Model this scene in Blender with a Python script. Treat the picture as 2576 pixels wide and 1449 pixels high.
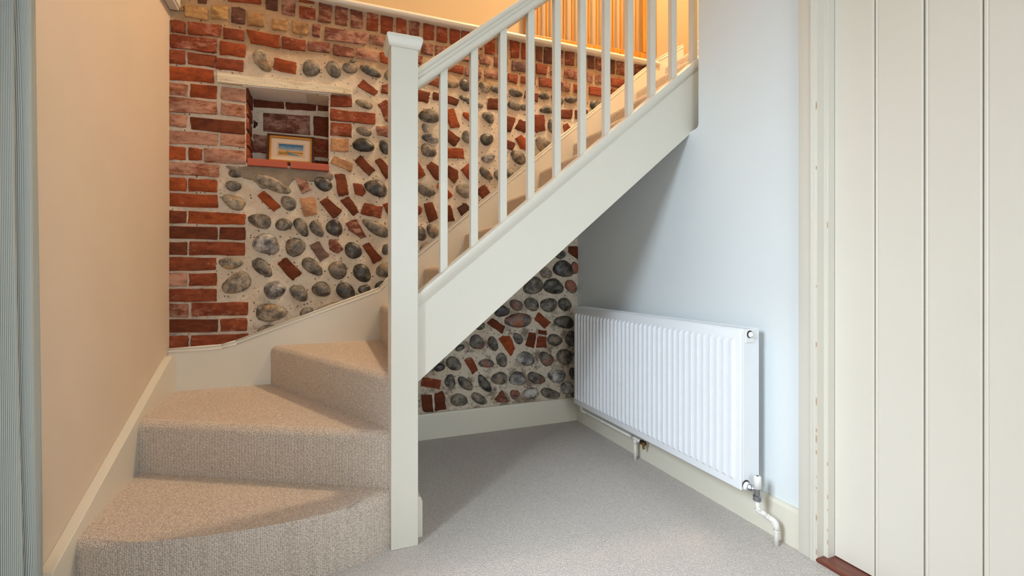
import bpy, bmesh, math, random
from mathutils import Vector, Matrix
random.seed(7)
for o in list(bpy.data.objects): bpy.data.objects.remove(o)
SC = bpy.context.scene; COL = SC.collection
V = Vector

# ------------------------------------------------------------------ camera
FPX, CX, HY, YAW, CAMH = 1190.0, 1288.0, 686.0, math.atan(470/1190.0), 0.93
cam = bpy.data.objects.new('camera', bpy.data.cameras.new('camera')); COL.objects.link(cam)
cam.data.sensor_fit = 'HORIZONTAL'; cam.data.sensor_width = 36.0
cam.data.lens = FPX/2576*36.0
cam.data.shift_x = 0.0; cam.data.shift_y = -(724.5-HY)/2576
cam.data.clip_start = 0.02
cam.location = (0, 0, CAMH); cam.rotation_euler = (math.pi/2, 0, -YAW)
SC.camera = cam

# ------------------------------------------------------------------ view, world, lights
vs = SC.view_settings
vs.view_transform = 'Standard'; vs.look = 'None'; vs.gamma = 1.0; vs.use_curve_mapping = False
vs.exposure = 0.0
w = bpy.data.worlds.new('world'); SC.world = w; w.use_nodes = True
w.node_tree.nodes['Background'].inputs[0].default_value = (0.72, 0.86, 1.0, 1)
w.node_tree.nodes['Background'].inputs[1].default_value = 0.6
def area(name, loc, target, sx, sy, power, col):
    l = bpy.data.lights.new(name, 'AREA'); l.shape = 'RECTANGLE'; l.size = sx; l.size_y = sy
    l.energy = power; l.color = col
    o = bpy.data.objects.new(name, l); COL.objects.link(o); o.location = loc
    o.rotation_euler = (V(target)-V(loc)).to_track_quat('-Z', 'Y').to_euler(); return o
WIN_Y0, WIN_Y1, WIN_Z0, WIN_Z1 = 0.15, 0.90, 0.12, 1.98          # window opening in the left wall
REAR_X0, REAR_X1, REAR_Z0, REAR_Z1 = -0.35, 1.15, 0.6, 2.1        # window opening in the wall behind the camera
P_WIN, P_REAR, P_LAMP = 345.0, 44.0, 215.0
area('window_daylight', (-1.90, 0.08, 2.32), (0.9, 1.35, 0.30), 1.2, 1.6, P_WIN, (0.77, 0.875, 1.0))
area('rear_window_daylight', (0.4, -2.05, 1.35), (0.4, 1.0, 0.6), 1.45, 1.45, P_REAR, (0.83, 0.91, 1.0))
LAMP = (1.75, 2.00, 4.15)
pl = bpy.data.lights.new('pendant_bulb', 'POINT'); pl.energy = P_LAMP; pl.color = (1.0, 0.76, 0.50); pl.shadow_soft_size = 0.10
plo = bpy.data.objects.new('pendant_bulb', pl); COL.objects.link(plo); plo.location = LAMP

# ------------------------------------------------------------------ picture to plane helpers
F2 = (math.sin(YAW), math.cos(YAW)); R2 = (math.cos(YAW), -math.sin(YAW))
def ray(u, v):
    s = (u-CX)/FPX; return V((F2[0]+s*R2[0], F2[1]+s*R2[1], (HY-v)/FPX))
O = V((0, 0, CAMH))
def ony(u, v, Y): d = ray(u, v); return O+d*(Y/d.y)
def onx(u, v, X): d = ray(u, v); return O+d*(X/d.x)
def onz(u, v, Z=0): d = ray(u, v); return O+d*((Z-CAMH)/d.z)
def proj(p):
    q = V(p)-O; ww = q.x*F2[0]+q.y*F2[1]; ss = q.x*R2[0]+q.y*R2[1]
    return CX+FPX*ss/ww, HY-FPX*q.z/ww

# ------------------------------------------------------------------ materials
def lin(c):
    return tuple(((x/255)/12.92 if x/255 <= .04045 else ((x/255+.055)/1.055)**2.4) for x in c)+(1,)
class NT:
    def __init__(s, name):
        s.m = bpy.data.materials.new(name); s.m.use_nodes = True; s.t = s.m.node_tree
        s.b = s.t.nodes['Principled BSDF']; s.o = s.t.nodes['Material Output']
    def n(s, typ, **kw):
        nd = s.t.nodes.new(typ)
        for k, v in kw.items():
            if k.startswith('i_'): nd.inputs[k[2:].replace('_', ' ')].default_value = v
            else: setattr(nd, k, v)
        return nd
    def l(s, a, b): s.t.links.new(a, b)
    def coord(s, kind='Object'): return s.n('ShaderNodeTexCoord').outputs[kind]
    def noise(s, vec, scale, detail=4, rough=.55):
        nd = s.n('ShaderNodeTexNoise'); nd.inputs['Scale'].default_value = scale
        nd.inputs['Detail'].default_value = detail; nd.inputs['Roughness'].default_value = rough
        s.l(vec, nd.inputs['Vector']); return nd.outputs['Fac']
    def ramp(s, fac, stops):
        r = s.n('ShaderNodeValToRGB'); s.l(fac, r.inputs[0]); e = r.color_ramp.elements
        e[0].position, e[0].color = stops[0]; e[1].position, e[1].color = stops[-1]
        for p, c in stops[1:-1]: x = e.new(p); x.color = c
        return r.outputs[0]
    def mix(s, fac, a, b, mode='MIX'):
        m = s.n('ShaderNodeMix', data_type='RGBA', blend_type=mode)
        for inp, val in ((m.inputs[0], fac), (m.inputs[6], a), (m.inputs[7], b)):
            if hasattr(val, 'links') or hasattr(val, 'is_linked'): s.l(val, inp)
            else: inp.default_value = val
        return m.outputs[2]
    def math(s, op, a, b=0.0, clamp=False):
        m = s.n('ShaderNodeMath', operation=op, use_clamp=clamp)
        for i, val in enumerate((a, b)):
            if hasattr(val, 'is_linked'): s.l(val, m.inputs[i])
            else: m.inputs[i].default_value = val
        return m.outputs[0]
    def bump(s, h, strength, dist, prev=None):
        b = s.n('ShaderNodeBump'); b.inputs['Strength'].default_value = strength; b.inputs['Distance'].default_value = dist
        s.l(h, b.inputs['Height'])
        if prev is not None: s.l(prev, b.inputs['Normal'])
        s.l(b.outputs[0], s.b.inputs['Normal']); return b.outputs[0]
BW = ((0, 0, 0, 1), (1, 1, 1, 1))

def paint(name, rgb, rough=.4, brush=0.0, mottling=.03, bumpd=.0006):
    t = NT(name); c = t.coord(); nz = t.noise(c, 3.0, 3)
    a = lin(rgb); d = tuple(x*(1-mottling*2) for x in a[:3])+(1,)
    t.l(t.mix(nz, d, a), t.b.inputs['Base Color']); t.b.inputs['Roughness'].default_value = rough
    if brush:
        mp = t.n('ShaderNodeMapping'); mp.inputs['Scale'].default_value = (140, 140, 1.2); t.l(c, mp.inputs[0])
        t.bump(t.noise(mp.outputs[0], 1.0, 2), brush, .0008)
    else: t.bump(t.noise(c, 45, 3), .25, bumpd)
    return t.m
def plain(name, rgb, rough=.5, metal=0.0, bump=0.0, bscale=200):
    t = NT(name); t.b.inputs['Base Color'].default_value = lin(rgb); t.b.inputs['Roughness'].default_value = rough
    t.b.inputs['Metallic'].default_value = metal; c = t.coord()
    nz = t.noise(c, 20, 3)
    a = lin(rgb); t.l(t.mix(nz, tuple(x*.93 for x in a[:3])+(1,), a), t.b.inputs['Base Color'])
    if bump: t.bump(t.noise(c, bscale, 3), bump, .001)
    return t.m

M = {}
M['cream'] = paint('cream_gloss_paint', (222, 217, 203), .33, brush=.22)
M['skirt'] = paint('skirting_cream_paint', (230, 224, 206), .38)
M['wall_white'] = paint('cool_white_emulsion', (230, 236, 236), .75)
M['wall_warm'] = paint('warm_cream_emulsion', (218, 203, 184), .75, mottling=.05, bumpd=.0012)
M['wall_upper'] = paint('upstairs_cream_emulsion', (190, 168, 132), .75)
M['ceiling'] = paint('ceiling_white', (236, 234, 226), .8)
M['door'] = paint('door_cream_paint', (230, 224, 210), .38, brush=.35)
M['rad'] = plain('radiator_white_enamel', (240, 243, 246), .28)
M['plastic'] = plain('white_plastic', (240, 240, 236), .35)
M['pipe'] = plain('painted_pipe', (236, 232, 224), .35)
M['chrome'] = plain('chrome', (170, 174, 182), .22, 1.0)
M['brass'] = plain('brass', (150, 112, 52), .4, 1.0)
M['dark_metal'] = plain('dark_brass', (70, 55, 45), .5, .6)
M['black'] = plain('recess_shade_and_screw', (30, 25, 22), .8)  # near-black: painted shade for the radiator's holes, also the cap screw
M['glass'] = None
t = NT('window_glass'); tr = t.n('ShaderNodeBsdfTransparent'); gl = t.n('ShaderNodeBsdfGlossy'); gl.inputs['Roughness'].default_value = .02
mx = t.n('ShaderNodeMixShader'); mx.inputs[0].default_value = .06
t.l(tr.outputs[0], mx.inputs[1]); t.l(gl.outputs[0], mx.inputs[2]); t.l(mx.outputs[0], t.o.inputs[0]); M['glass'] = t.m

# carpet: chunky wool loops
def carpet(name, ca, cb, cc, scale, pitc=(.62, .59, .57, 1)):
    t = NT(name); c = t.coord()
    wv = t.noise(c, 60, 2); mp = t.n('ShaderNodeMapping'); mp.inputs['Scale'].default_value = (1.0, 1.0, 1.25); t.l(c, mp.inputs[0])
    vo = t.n('ShaderNodeTexVoronoi', feature='F1'); vo.inputs['Scale'].default_value = scale
    vo.inputs['Randomness'].default_value = .5; t.l(mp.outputs[0], vo.inputs['Vector'])
    base = t.mix(t.noise(c, 2.5, 3), lin(ca), lin(cb))
    sep = t.n('ShaderNodeSeparateColor'); t.l(vo.outputs['Color'], sep.inputs[0])
    base = t.mix(t.math('MULTIPLY', sep.outputs[0], .55), base, lin(cc))
    fl = t.noise(c, 420, 2, .7)
    base = t.mix(t.ramp(fl, ((.56, (0, 0, 0, 1)), (.72, (.55, .55, .55, 1)))), base, lin((112, 96, 84)))
    pit = t.ramp(vo.outputs['Distance'], ((.25, (1, 1, 1, 1)), (.74, pitc)))
    base = t.mix(1.0, base, pit, 'MULTIPLY')
    t.l(base, t.b.inputs['Base Color']); t.b.inputs['Roughness'].default_value = .95
    t.b.inputs['Sheen Weight'].default_value = .15
    h = t.math('MULTIPLY', vo.outputs['Distance'], -1.0)
    n1 = t.bump(h, .75, .006); t.bump(fl, .35, .002, n1)
    return t.m
M['carpet'] = carpet('beige_wool_loop_carpet', (238, 223, 206), (244, 231, 216), (212, 194, 178), 172)
M['carpet_floor'] = carpet('greige_wool_loop_floor_carpet', (222, 213, 204), (230, 222, 213), (202, 192, 184), 190, (.74, .72, .70, 1))

# brick: tint comes from the piece (object colour), lime bloom from its alpha
t = NT('handmade_brick'); c = t.coord(); oi = t.n('ShaderNodeObjectInfo')
off = t.n('ShaderNodeVectorMath', operation='ADD'); t.l(c, off.inputs[0])
sc = t.n('ShaderNodeVectorMath', operation='SCALE'); sc.inputs[0].default_value = (37, 19, 53); t.l(oi.outputs['Random'], sc.inputs['Scale']); t.l(sc.outputs[0], off.inputs[1])
mps = t.n('ShaderNodeMapping'); mps.inputs['Scale'].default_value = (1, 1, 1.9); t.l(off.outputs[0], mps.inputs[0]); vec = mps.outputs[0]
n1 = t.noise(vec, 22, 7, .72); n2 = t.noise(vec, 75, 5, .7); n3 = t.noise(vec, 9, 5, .7); n4 = t.noise(vec, 260, 3, .7)
dark = t.mix(1.0, oi.outputs['Color'], (.50, .42, .40, 1), 'MULTIPLY')
base = t.mix(t.ramp(n1, ((.36, (0, 0, 0, 1)), (.62, (1, 1, 1, 1)))), dark, oi.outputs['Color'])
base = t.mix(t.ramp(n2, ((.60, (0, 0, 0, 1)), (.74, (.5, .5, .5, 1)))), base, t.mix(1.0, oi.outputs['Color'], (1.55, 1.5, 1.4, 1), 'MULTIPLY'))
thr = t.math('SUBTRACT', t.math('ADD', t.math('MULTIPLY', n1, .5), t.math('MULTIPLY', n3, .5)), t.math('SUBTRACT', .66, t.math('MULTIPLY', oi.outputs['Alpha'], .30)))
bloom = t.math('MULTIPLY', t.math('MULTIPLY', thr, 8.0, True), .70)
base = t.mix(bloom, base, lin((214, 170, 146)))
base = t.mix(t.ramp(n4, ((.62, (0, 0, 0, 1)), (.74, (.5, .5, .5, 1)))), base, lin((70, 36, 24)))
t.l(base, t.b.inputs['Base Color']); t.b.inputs['Roughness'].default_value = .82
b1 = t.bump(n1, 1.0, .012); t.bump(n2, .9, .005, b1); M['brick'] = t.m

# flint
def flint_mat(name, lo, mid, hi, patch, pthr, rough):
    t = NT(name); c = t.coord(); oi = t.n('ShaderNodeObjectInfo')
    off = t.n('ShaderNodeVectorMath', operation='ADD'); t.l(c, off.inputs[0])
    sc = t.n('ShaderNodeVectorMath', operation='SCALE'); sc.inputs[0].default_value = (31, 47, 23); t.l(oi.outputs['Random'], sc.inputs['Scale']); t.l(sc.outputs[0], off.inputs[1])
    vec = off.outputs[0]; n1 = t.noise(vec, 26, 5, .62); n2 = t.noise(vec, 120, 4, .7); n3 = t.noise(vec, 14, 3, .5)
    base = t.ramp(n1, ((.38, lin(lo)), (.50, lin(mid)), (.62, lin(hi))))
    base = t.mix(t.ramp(n3, ((pthr, (0, 0, 0, 1)), (pthr+.12, (.85, .85, .85, 1)))), base, lin(patch))
    base = t.mix(t.ramp(n2, ((.54, (0, 0, 0, 1)), (.64, (.75, .75, .75, 1)))), base, lin((38, 36, 34)))
    base = t.mix(t.ramp(t.noise(vec, 210, 3, .7), ((.60, (0, 0, 0, 1)), (.70, (.35, .35, .35, 1)))), base, lin((196, 180, 158)))
    t.l(base, t.b.inputs['Base Color']); t.b.inputs['Roughness'].default_value = rough
    b1 = t.bump(n1, .5, .006); t.bump(n2, .5, .0022, b1); return t.m
M['flint'] = flint_mat('grey_flint', (62, 57, 50), (104, 97, 86), (144, 132, 116), (162, 136, 110), .58, .5)
M['flint_dark'] = flint_mat('dark_knapped_flint', (30, 28, 27), (68, 64, 58), (116, 108, 96), (146, 132, 114), .64, .34)
M['flint_tan'] = flint_mat('tan_flint', (92, 84, 72), (142, 130, 112), (172, 158, 138), (178, 140, 92), .56, .6)
M['flint_white'] = flint_mat('white_crusted_flint', (64, 62, 62), (120, 116, 112), (168, 162, 154), (206, 200, 190), .52, .5)
M['flint_red'] = flint_mat('rust_stained_flint', (56, 54, 53), (104, 98, 92), (146, 132, 120), (160, 92, 66), .50, .5)

# lime mortar with grit; sandier towards the brick courses at the top
t = NT('lime_mortar'); c = t.coord()
n1 = t.noise(c, 7, 5, .6); n2 = t.noise(c, 55, 5, .7); n3 = t.noise(c, 300, 3, .7)
base = t.ramp(n1, ((.32, lin((236, 214, 186))), (.55, lin((251, 236, 212))), (.75, lin((242, 221, 196)))))
sx = t.n('ShaderNodeSeparateXYZ'); t.l(c, sx.inputs[0])
hz = t.math('ADD', sx.outputs[2], t.math('MULTIPLY', t.math('SUBTRACT', n1, .5), .25))
base = t.mix(t.math('MULTIPLY', t.math('MULTIPLY', t.math('SUBTRACT', hz, 1.93), 8.0, True), .85), base, lin((196, 160, 118)))
base = t.mix(t.ramp(n2, ((.30, (.65, .65, .65, 1)), (.42, (0, 0, 0, 1)))), base, lin((170, 146, 120)))
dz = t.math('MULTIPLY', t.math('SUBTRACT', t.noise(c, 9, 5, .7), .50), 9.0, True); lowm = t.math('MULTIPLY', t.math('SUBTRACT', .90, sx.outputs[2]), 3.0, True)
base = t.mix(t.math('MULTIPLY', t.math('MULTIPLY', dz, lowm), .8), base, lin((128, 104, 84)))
vo = t.n('ShaderNodeTexVoronoi', feature='F1'); vo.inputs['Scale'].default_value = 62; vo.inputs['Randomness'].default_value = 1.0; t.l(c, vo.inputs['Vector'])
sep = t.n('ShaderNodeSeparateColor'); t.l(vo.outputs['Color'], sep.inputs[0])
sel = t.math('GREATER_THAN', sep.outputs[0], .72); r = t.math('MULTIPLY', sep.outputs[1], .30)
spot = t.math('MULTIPLY', sel, t.math('LESS_THAN', vo.outputs['Distance'], r))
base = t.mix(t.math('MULTIPLY', spot, .8), base, t.mix(sep.outputs[2], lin((60, 52, 46)), lin((138, 98, 66))))
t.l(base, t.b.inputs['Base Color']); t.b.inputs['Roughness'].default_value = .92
b1 = t.bump(n2, 1.0, .014); b2 = t.bump(n3, .8, .004, b1); t.bump(spot, .8, -.003, b2); M['mortar'] = t.m
t = NT('grey_cement_patch'); c = t.coord(); n1 = t.noise(c, 12, 6, .65); n2 = t.noise(c, 150, 3)
t.l(t.ramp(n1, ((.3, lin((120, 106, 90))), (.7, lin((160, 144, 124))))), t.b.inputs['Base Color']); t.b.inputs['Roughness'].default_value = .95
t.bump(n2, .6, .004); M['cement'] = t.m
# limed lintel
t = NT('limewashed_timber'); c = t.coord(); mp = t.n('ShaderNodeMapping'); mp.inputs['Scale'].default_value = (4, 60, 60); t.l(c, mp.inputs[0])
n1 = t.noise(mp.outputs[0], 1.5, 5, .6); n2 = t.noise(c, 90, 3)
t.l(t.mix(t.ramp(n2, ((.62, (0, 0, 0, 1)), (.7, (.7, .7, .7, 1)))), t.ramp(n1, ((.3, lin((196, 180, 150))), (.6, lin((228, 218, 194))))), lin((140, 118, 88))), t.b.inputs['Base Color'])
t.b.inputs['Roughness'].default_value = .8; t.bump(n1, .5, .003); M['lintel'] = t.m
M['bare'] = plain('bare_wood', (206, 166, 132), .8)
M['tile'] = plain('red_quarry_tile', (176, 84, 56), .62, 0, .4, 120)
# pine
t = NT('orange_pine'); c = t.coord(); mp = t.n('ShaderNodeMapping'); mp.inputs['Scale'].default_value = (60, 60, 3); t.l(c, mp.inputs[0])
n1 = t.noise(mp.outputs[0], 1.4, 4)
t.l(t.ramp(n1, ((.3, lin((176, 108, 28))), (.65, lin((212, 146, 54))))), t.b.inputs['Base Color']); t.b.inputs['Roughness'].default_value = .4; M['pine'] = t.m
t = NT('mahogany_stain'); c = t.coord(); mp = t.n('ShaderNodeMapping'); mp.inputs['Scale'].default_value = (50, 3, 50); t.l(c, mp.inputs[0])
t.l(t.ramp(t.noise(mp.outputs[0], 1.2, 4), ((.3, lin((84, 38, 26))), (.7, lin((124, 66, 48))))), t.b.inputs['Base Color']); t.b.inputs['Roughness'].default_value = .35; M['mahogany'] = t.m
# striped ticking
t = NT('ticking_stripe_cotton'); uv = t.coord('UV'); sx = t.n('ShaderNodeSeparateXYZ'); t.l(uv, sx.inputs[0])
st = t.math('FRACT', t.math('MULTIPLY', sx.outputs[0], 1/0.0027)); tri = t.math('ABSOLUTE', t.math('SUBTRACT', st, .5))
base = t.mix(t.ramp(tri, ((.20, (0, 0, 0, 1)), (.30, (1, 1, 1, 1)))), lin((168, 180, 180)), lin((244, 248, 242)))
t.l(base, t.b.inputs['Base Color']); t.b.inputs['Roughness'].default_value = .9; t.bump(t.noise(t.coord(), 700, 2), .3, .001); M['ticking'] = t.m
M['gilt'] = plain('gilt_moulding', (196, 142, 58), .35, .55, .6, 90)
M['frame_dark'] = plain('dark_red_wood', (74, 34, 18), .4)
M['mount'] = plain('cream_card_mount', (226, 206, 180), .9)
t = NT('watercolour_print'); at = t.n('ShaderNodeVertexColor'); at.layer_name = 'Col'
t.l(t.mix(t.math('MULTIPLY', t.noise(t.coord(), 160, 3), .15), at.outputs[0], lin((150, 150, 130))), t.b.inputs['Base Color']); t.b.inputs['Roughness'].default_value = .85; M['art'] = t.m
M['shade'] = plain('lamp_shade_fabric', (240, 226, 200), .9)

# ------------------------------------------------------------------ mesh helpers
def obj(name, bm, mat, parent=None, smooth=False, col=None, keep=False):
    me = bpy.data.meshes.new(name)
    if not keep: bmesh.ops.recalc_face_normals(bm, faces=bm.faces[:])
    bm.to_mesh(me); bm.free()
    if smooth: me.polygons.foreach_set('use_smooth', [True]*len(me.polygons))
    me.materials.append(mat); o = bpy.data.objects.new(name, me); COL.objects.link(o)
    if parent: o.parent = parent
    if col: o.color = col
    return o
def auto(o, deg=35):
    me = o.data; me.polygons.foreach_set('use_smooth', [True]*len(me.polygons))
    bm = bmesh.new(); bm.from_mesh(me)
    for e in bm.edges:
        if len(e.link_faces) == 2: e.smooth = e.calc_face_angle(0) < math.radians(deg)
    bm.to_mesh(me); bm.free(); return o
def box(bm, x0, x1, y0, y1, z0, z1, bev=0.0, seg=2):
    r = bmesh.ops.create_cube(bm, size=1.0); vsx = r['verts']
    for v in vsx:
        v.co = V(((x0+x1)/2+v.co.x*(x1-x0), (y0+y1)/2+v.co.y*(y1-y0), (z0+z1)/2+v.co.z*(z1-z0)))
    if bev:
        es = list({e for v in vsx for e in v.link_edges})
        bmesh.ops.bevel(bm, geom=es, offset=bev, segments=seg, affect='EDGES', profile=.5)
    return bm
def B(*a, **k): return box(bmesh.new(), *a, **k)
def prism(bm, pts, d, bev=0.0, seg=2):
    """closed polygon pts (3D, planar) extruded by vector d"""
    a = [bm.verts.new(V(p)) for p in pts]; b = [bm.verts.new(V(p)+V(d)) for p in pts]; n = len(pts)
    fs = [bm.faces.new(a), bm.faces.new(b[::-1])]
    for i in range(n): fs.append(bm.faces.new((a[i], b[i], b[(i+1) % n], a[(i+1) % n])))
    bmesh.ops.recalc_face_normals(bm, faces=fs)
    if bev:
        es = list({e for f in fs for e in f.edges}); bmesh.ops.bevel(bm, geom=es, offset=bev, segments=seg, affect='EDGES', profile=.5)
    return bm
def frame_of(d):
    d = d.normalized(); a = V((0, 0, 1)) if abs(d.z) < .9 else V((1, 0, 0)); x = d.cross(a).normalized(); return x, d.cross(x).normalized()
def lathe(bm, o, d, prof, n=20):
    """prof: list of (distance along d, radius)"""
    o = V(o); d = V(d).normalized(); x, y = frame_of(d); rings = []
    for h, r in prof:
        if r < 1e-6: rings.append([bm.verts.new(o+d*h)])
        else: rings.append([bm.verts.new(o+d*h+(x*math.cos(2*math.pi*k/n)+y*math.sin(2*math.pi*k/n))*r) for k in range(n)])
    for A, C in zip(rings, rings[1:]):
        for k in range(n):
            q = (k+1) % n
            if len(A) == 1 and len(C) == 1: continue
            if len(A) == 1: bm.faces.new((A[0], C[q], C[k]))
            elif len(C) == 1: bm.faces.new((A[k], A[q], C[0]))
            else: bm.faces.new((A[k], A[q], C[q], C[k]))
    return bm
def cyl(bm, a, b, r, n=20):
    a = V(a); b = V(b); L = (b-a).length; return lathe(bm, a, b-a, [(0, 0), (0, r), (L, r), (L, 0)], n)
def tube(bm, pts, r, n=14, fillet=.02, fs=5):
    P = [V(p) for p in pts]; path = [P[0]]
    for i in range(1, len(P)-1):
        a, p, c = P[i-1], P[i], P[i+1]; f = min(fillet, (p-a).length*.48, (c-p).length*.48)
        s = p+(a-p).normalized()*f; e = p+(c-p).normalized()*f
        for k in range(fs+1):
            u = k/fs; path.append(s*(1-u)**2+p*2*u*(1-u)+e*u*u)
    path.append(P[-1]); rings = []; x, y = frame_of(path[1]-path[0]); last = (path[1]-path[0]).normalized()
    for i, p in enumerate(path):
        d = (path[min(i+1, len(path)-1)]-path[max(i-1, 0)]).normalized(); q = last.rotation_difference(d); x.rotate(q); y.rotate(q); last = d
        rings.append([bm.verts.new(p+(x*math.cos(2*math.pi*k/n)+y*math.sin(2*math.pi*k/n))*r) for k in range(n)])
    for A, C in zip(rings, rings[1:]):
        for k in range(n): bm.faces.new((A[k], A[(k+1) % n], C[(k+1) % n], C[k]))
    bm.faces.new(rings[0][::-1]); bm.faces.new(rings[-1]); return bm
def struct(o): o['kind'] = 'structure'; return o
def thing(name, label, cat, loc=(0, 0, 0), group=None):
    o = bpy.data.objects.new(name, None); COL.objects.link(o); o.location = loc; o.empty_display_size = .1
    o['label'] = label; o['category'] = cat
    if group: o['group'] = group
    return o
def adopt(o, parent):      # keep world position under an offset Empty
    o.parent = parent; o.matrix_parent_inverse = Matrix.Translation(-V(parent.location)); return o

# ------------------------------------------------------------------ room shell
XL, XR, YB = -0.675, 1.49, 2.64
WX0, ZC, ZT = XL, 2.42, 4.6
struct(obj('floor', B(-.9, 3.6, -2.2, 2.9, -.08, 0), M['carpet_floor']))
struct(obj('ceiling', B(-.9, 1.62, -2.2, 1.58, ZC, ZC+.08), M['ceiling']))
struct(obj('ceiling_stairwell', B(-.9, 3.6, 1.4, 3.0, ZT, ZT+.08), M['ceiling']))
bm = bmesh.new()                                   # left wall around its window
for a in ((-2.2, WIN_Y0, -.05, ZT), (WIN_Y1, 2.95, -.05, ZT), (WIN_Y0, WIN_Y1, -.05, WIN_Z0), (WIN_Y0, WIN_Y1, WIN_Z1, ZT)):
    box(bm, XL-.2, XL, *a)
wl = struct(obj('wall_left', bm, M['wall_warm']))
bm = bmesh.new()                                   # wall behind the camera
for a in ((-.9, REAR_X0, -.05, ZC), (REAR_X1, 1.7, -.05, ZC), (REAR_X0, REAR_X1, -.05, REAR_Z0), (REAR_X0, REAR_X1, REAR_Z1, ZC)):
    box(bm, a[0], a[1], -2.0, -1.8, a[2], a[3])
struct(obj('wall_rear', bm, M['wall_white']))
bm = bmesh.new()                                   # right wall: door opening, and open above the stairs
DY1, DY0, DZ = 1.04, 0.18, 2.08
box(bm, XR, XR+.12, 1.055, 1.594, -.05, ZT)
box(bm, XR, XR+.12, -1.9, .165, -.05, ZT)
box(bm, XR, XR+.12, .165, 1.055, DZ+.02, ZT)
prism(bm, [(XR, 1.594, -.05), (XR, 2.68, -.05), (XR, 2.68, 1.60), (XR, 1.680, 1.60), (XR, 1.679, 1.515), (XR, 1.674, 1.528), (XR, 1.668, 1.538), (XR, 1.655, 1.545), (XR, 1.64, 1.549), (XR, 1.615, 1.551), (XR, 1.600, 1.556), (XR, 1.594, 1.570)], (.12, 0, 0))
struct(obj('wall_right', bm, M['wall_white']))
struct(obj('wall_landing_front', B(XR+.12, 3.5, 1.494, 1.594, -.05, ZT), M['wall_upper']))
struct(obj('wall_stairwell_front', B(-.7, XR, 1.48, 1.58, ZC+.08, ZT), M['wall_upper']))
struct(obj('wall_landing_end', B(3.4, 3.5, 1.5, 2.9, -.05, ZT), M['wall_upper']))
bm = bmesh.new(); box(bm, -.7, 2.10, 2.715, 2.9, 2.30, ZT); box(bm, 2.10, 3.5, 2.632, 2.9, -.05, ZT)
struct(obj('wall_upper', bm, M['wall_upper']))

# ------------------------------------------------------------------ back wall: mortar sheet with niche
NX0, NX1, NZ0, NZ1, NY = -.362, .017, 1.472, 1.85, 2.81
def hsh(i, j):
    x = math.sin(i*127.1+j*311.7)*43758.5453; return x-math.floor(x)
def vnoise(x, z):
    i, j = math.floor(x), math.floor(z); fx, fz = x-i, z-j; fx = fx*fx*(3-2*fx); fz = fz*fz*(3-2*fz)
    return (hsh(i, j)*(1-fx)+hsh(i+1, j)*fx)*(1-fz)+(hsh(i, j+1)*(1-fx)+hsh(i+1, j+1)*fx)*fz
MY = 2.6425
def lines(a, b, cuts, st):
    L = sorted([a, b]+[c for c in cuts if a < c < b]); out = []
    for p, q in zip(L, L[1:]):
        n = max(1, round((q-p)/st)); out += [p+(q-p)*k/n for k in range(n)]
    return out+[b]
xs = lines(-.72, 2.12, (NX0, NX1), .0125); zs = lines(-.05, 2.36, (NZ0, NZ1), .0125)
bm = bmesh.new(); g = {}
def gv(i, j):
    if (i, j) not in g:
        x, z = xs[i], zs[j]; edge = (abs(x-NX0) < 1e-6 or abs(x-NX1) < 1e-6) and NZ0-1e-6 <= z <= NZ1+1e-6 or (abs(z-NZ0) < 1e-6 or abs(z-NZ1) < 1e-6) and NX0-1e-6 <= x <= NX1+1e-6
        d = 0 if edge else (vnoise(x*22, z*22)-.5)*.006+(vnoise(x*70, z*70)-.5)*.003
        g[i, j] = bm.verts.new((x, MY+d, z))
    return g[i, j]
for i in range(len(xs)-1):
    for j in range(len(zs)-1):
        mx_, mz_ = (xs[i]+xs[i+1])/2, (zs[j]+zs[j+1])/2
        if NX0 < mx_ < NX1 and NZ0 < mz_ < NZ1: continue
        bm.faces.new((gv(i, j), gv(i+1, j), gv(i+1, j+1), gv(i, j+1)))
def q4(bm, *p): bm.faces.new([bm.verts.new(V(a)) for a in p])
q4(bm, (NX0, NY, NZ0), (NX1, NY, NZ0), (NX1, NY, NZ1), (NX0, NY, NZ1))
q4(bm, (NX0, MY, NZ0), (NX0, NY, NZ0), (NX0, NY, NZ1), (NX0, MY, NZ1))
q4(bm, (NX1, NY, NZ0), (NX1, MY, NZ0), (NX1, MY, NZ1), (NX1, NY, NZ1))
q4(bm, (NX0, MY, NZ0), (NX1, MY, NZ0), (NX1, NY, NZ0), (NX0, NY, NZ0))
q4(bm, (NX0, NY, NZ1), (NX1, NY, NZ1), (NX1, MY, NZ1), (NX0, MY, NZ1))
box(bm, -.72, 2.12, 2.86, 2.95, -.05, 2.36)
WB = struct(obj('wall_back', bm, M['mortar'], smooth=True, keep=True))
WB['label'] = 'exposed brick and flint back wall set in pale lime mortar'

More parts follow.
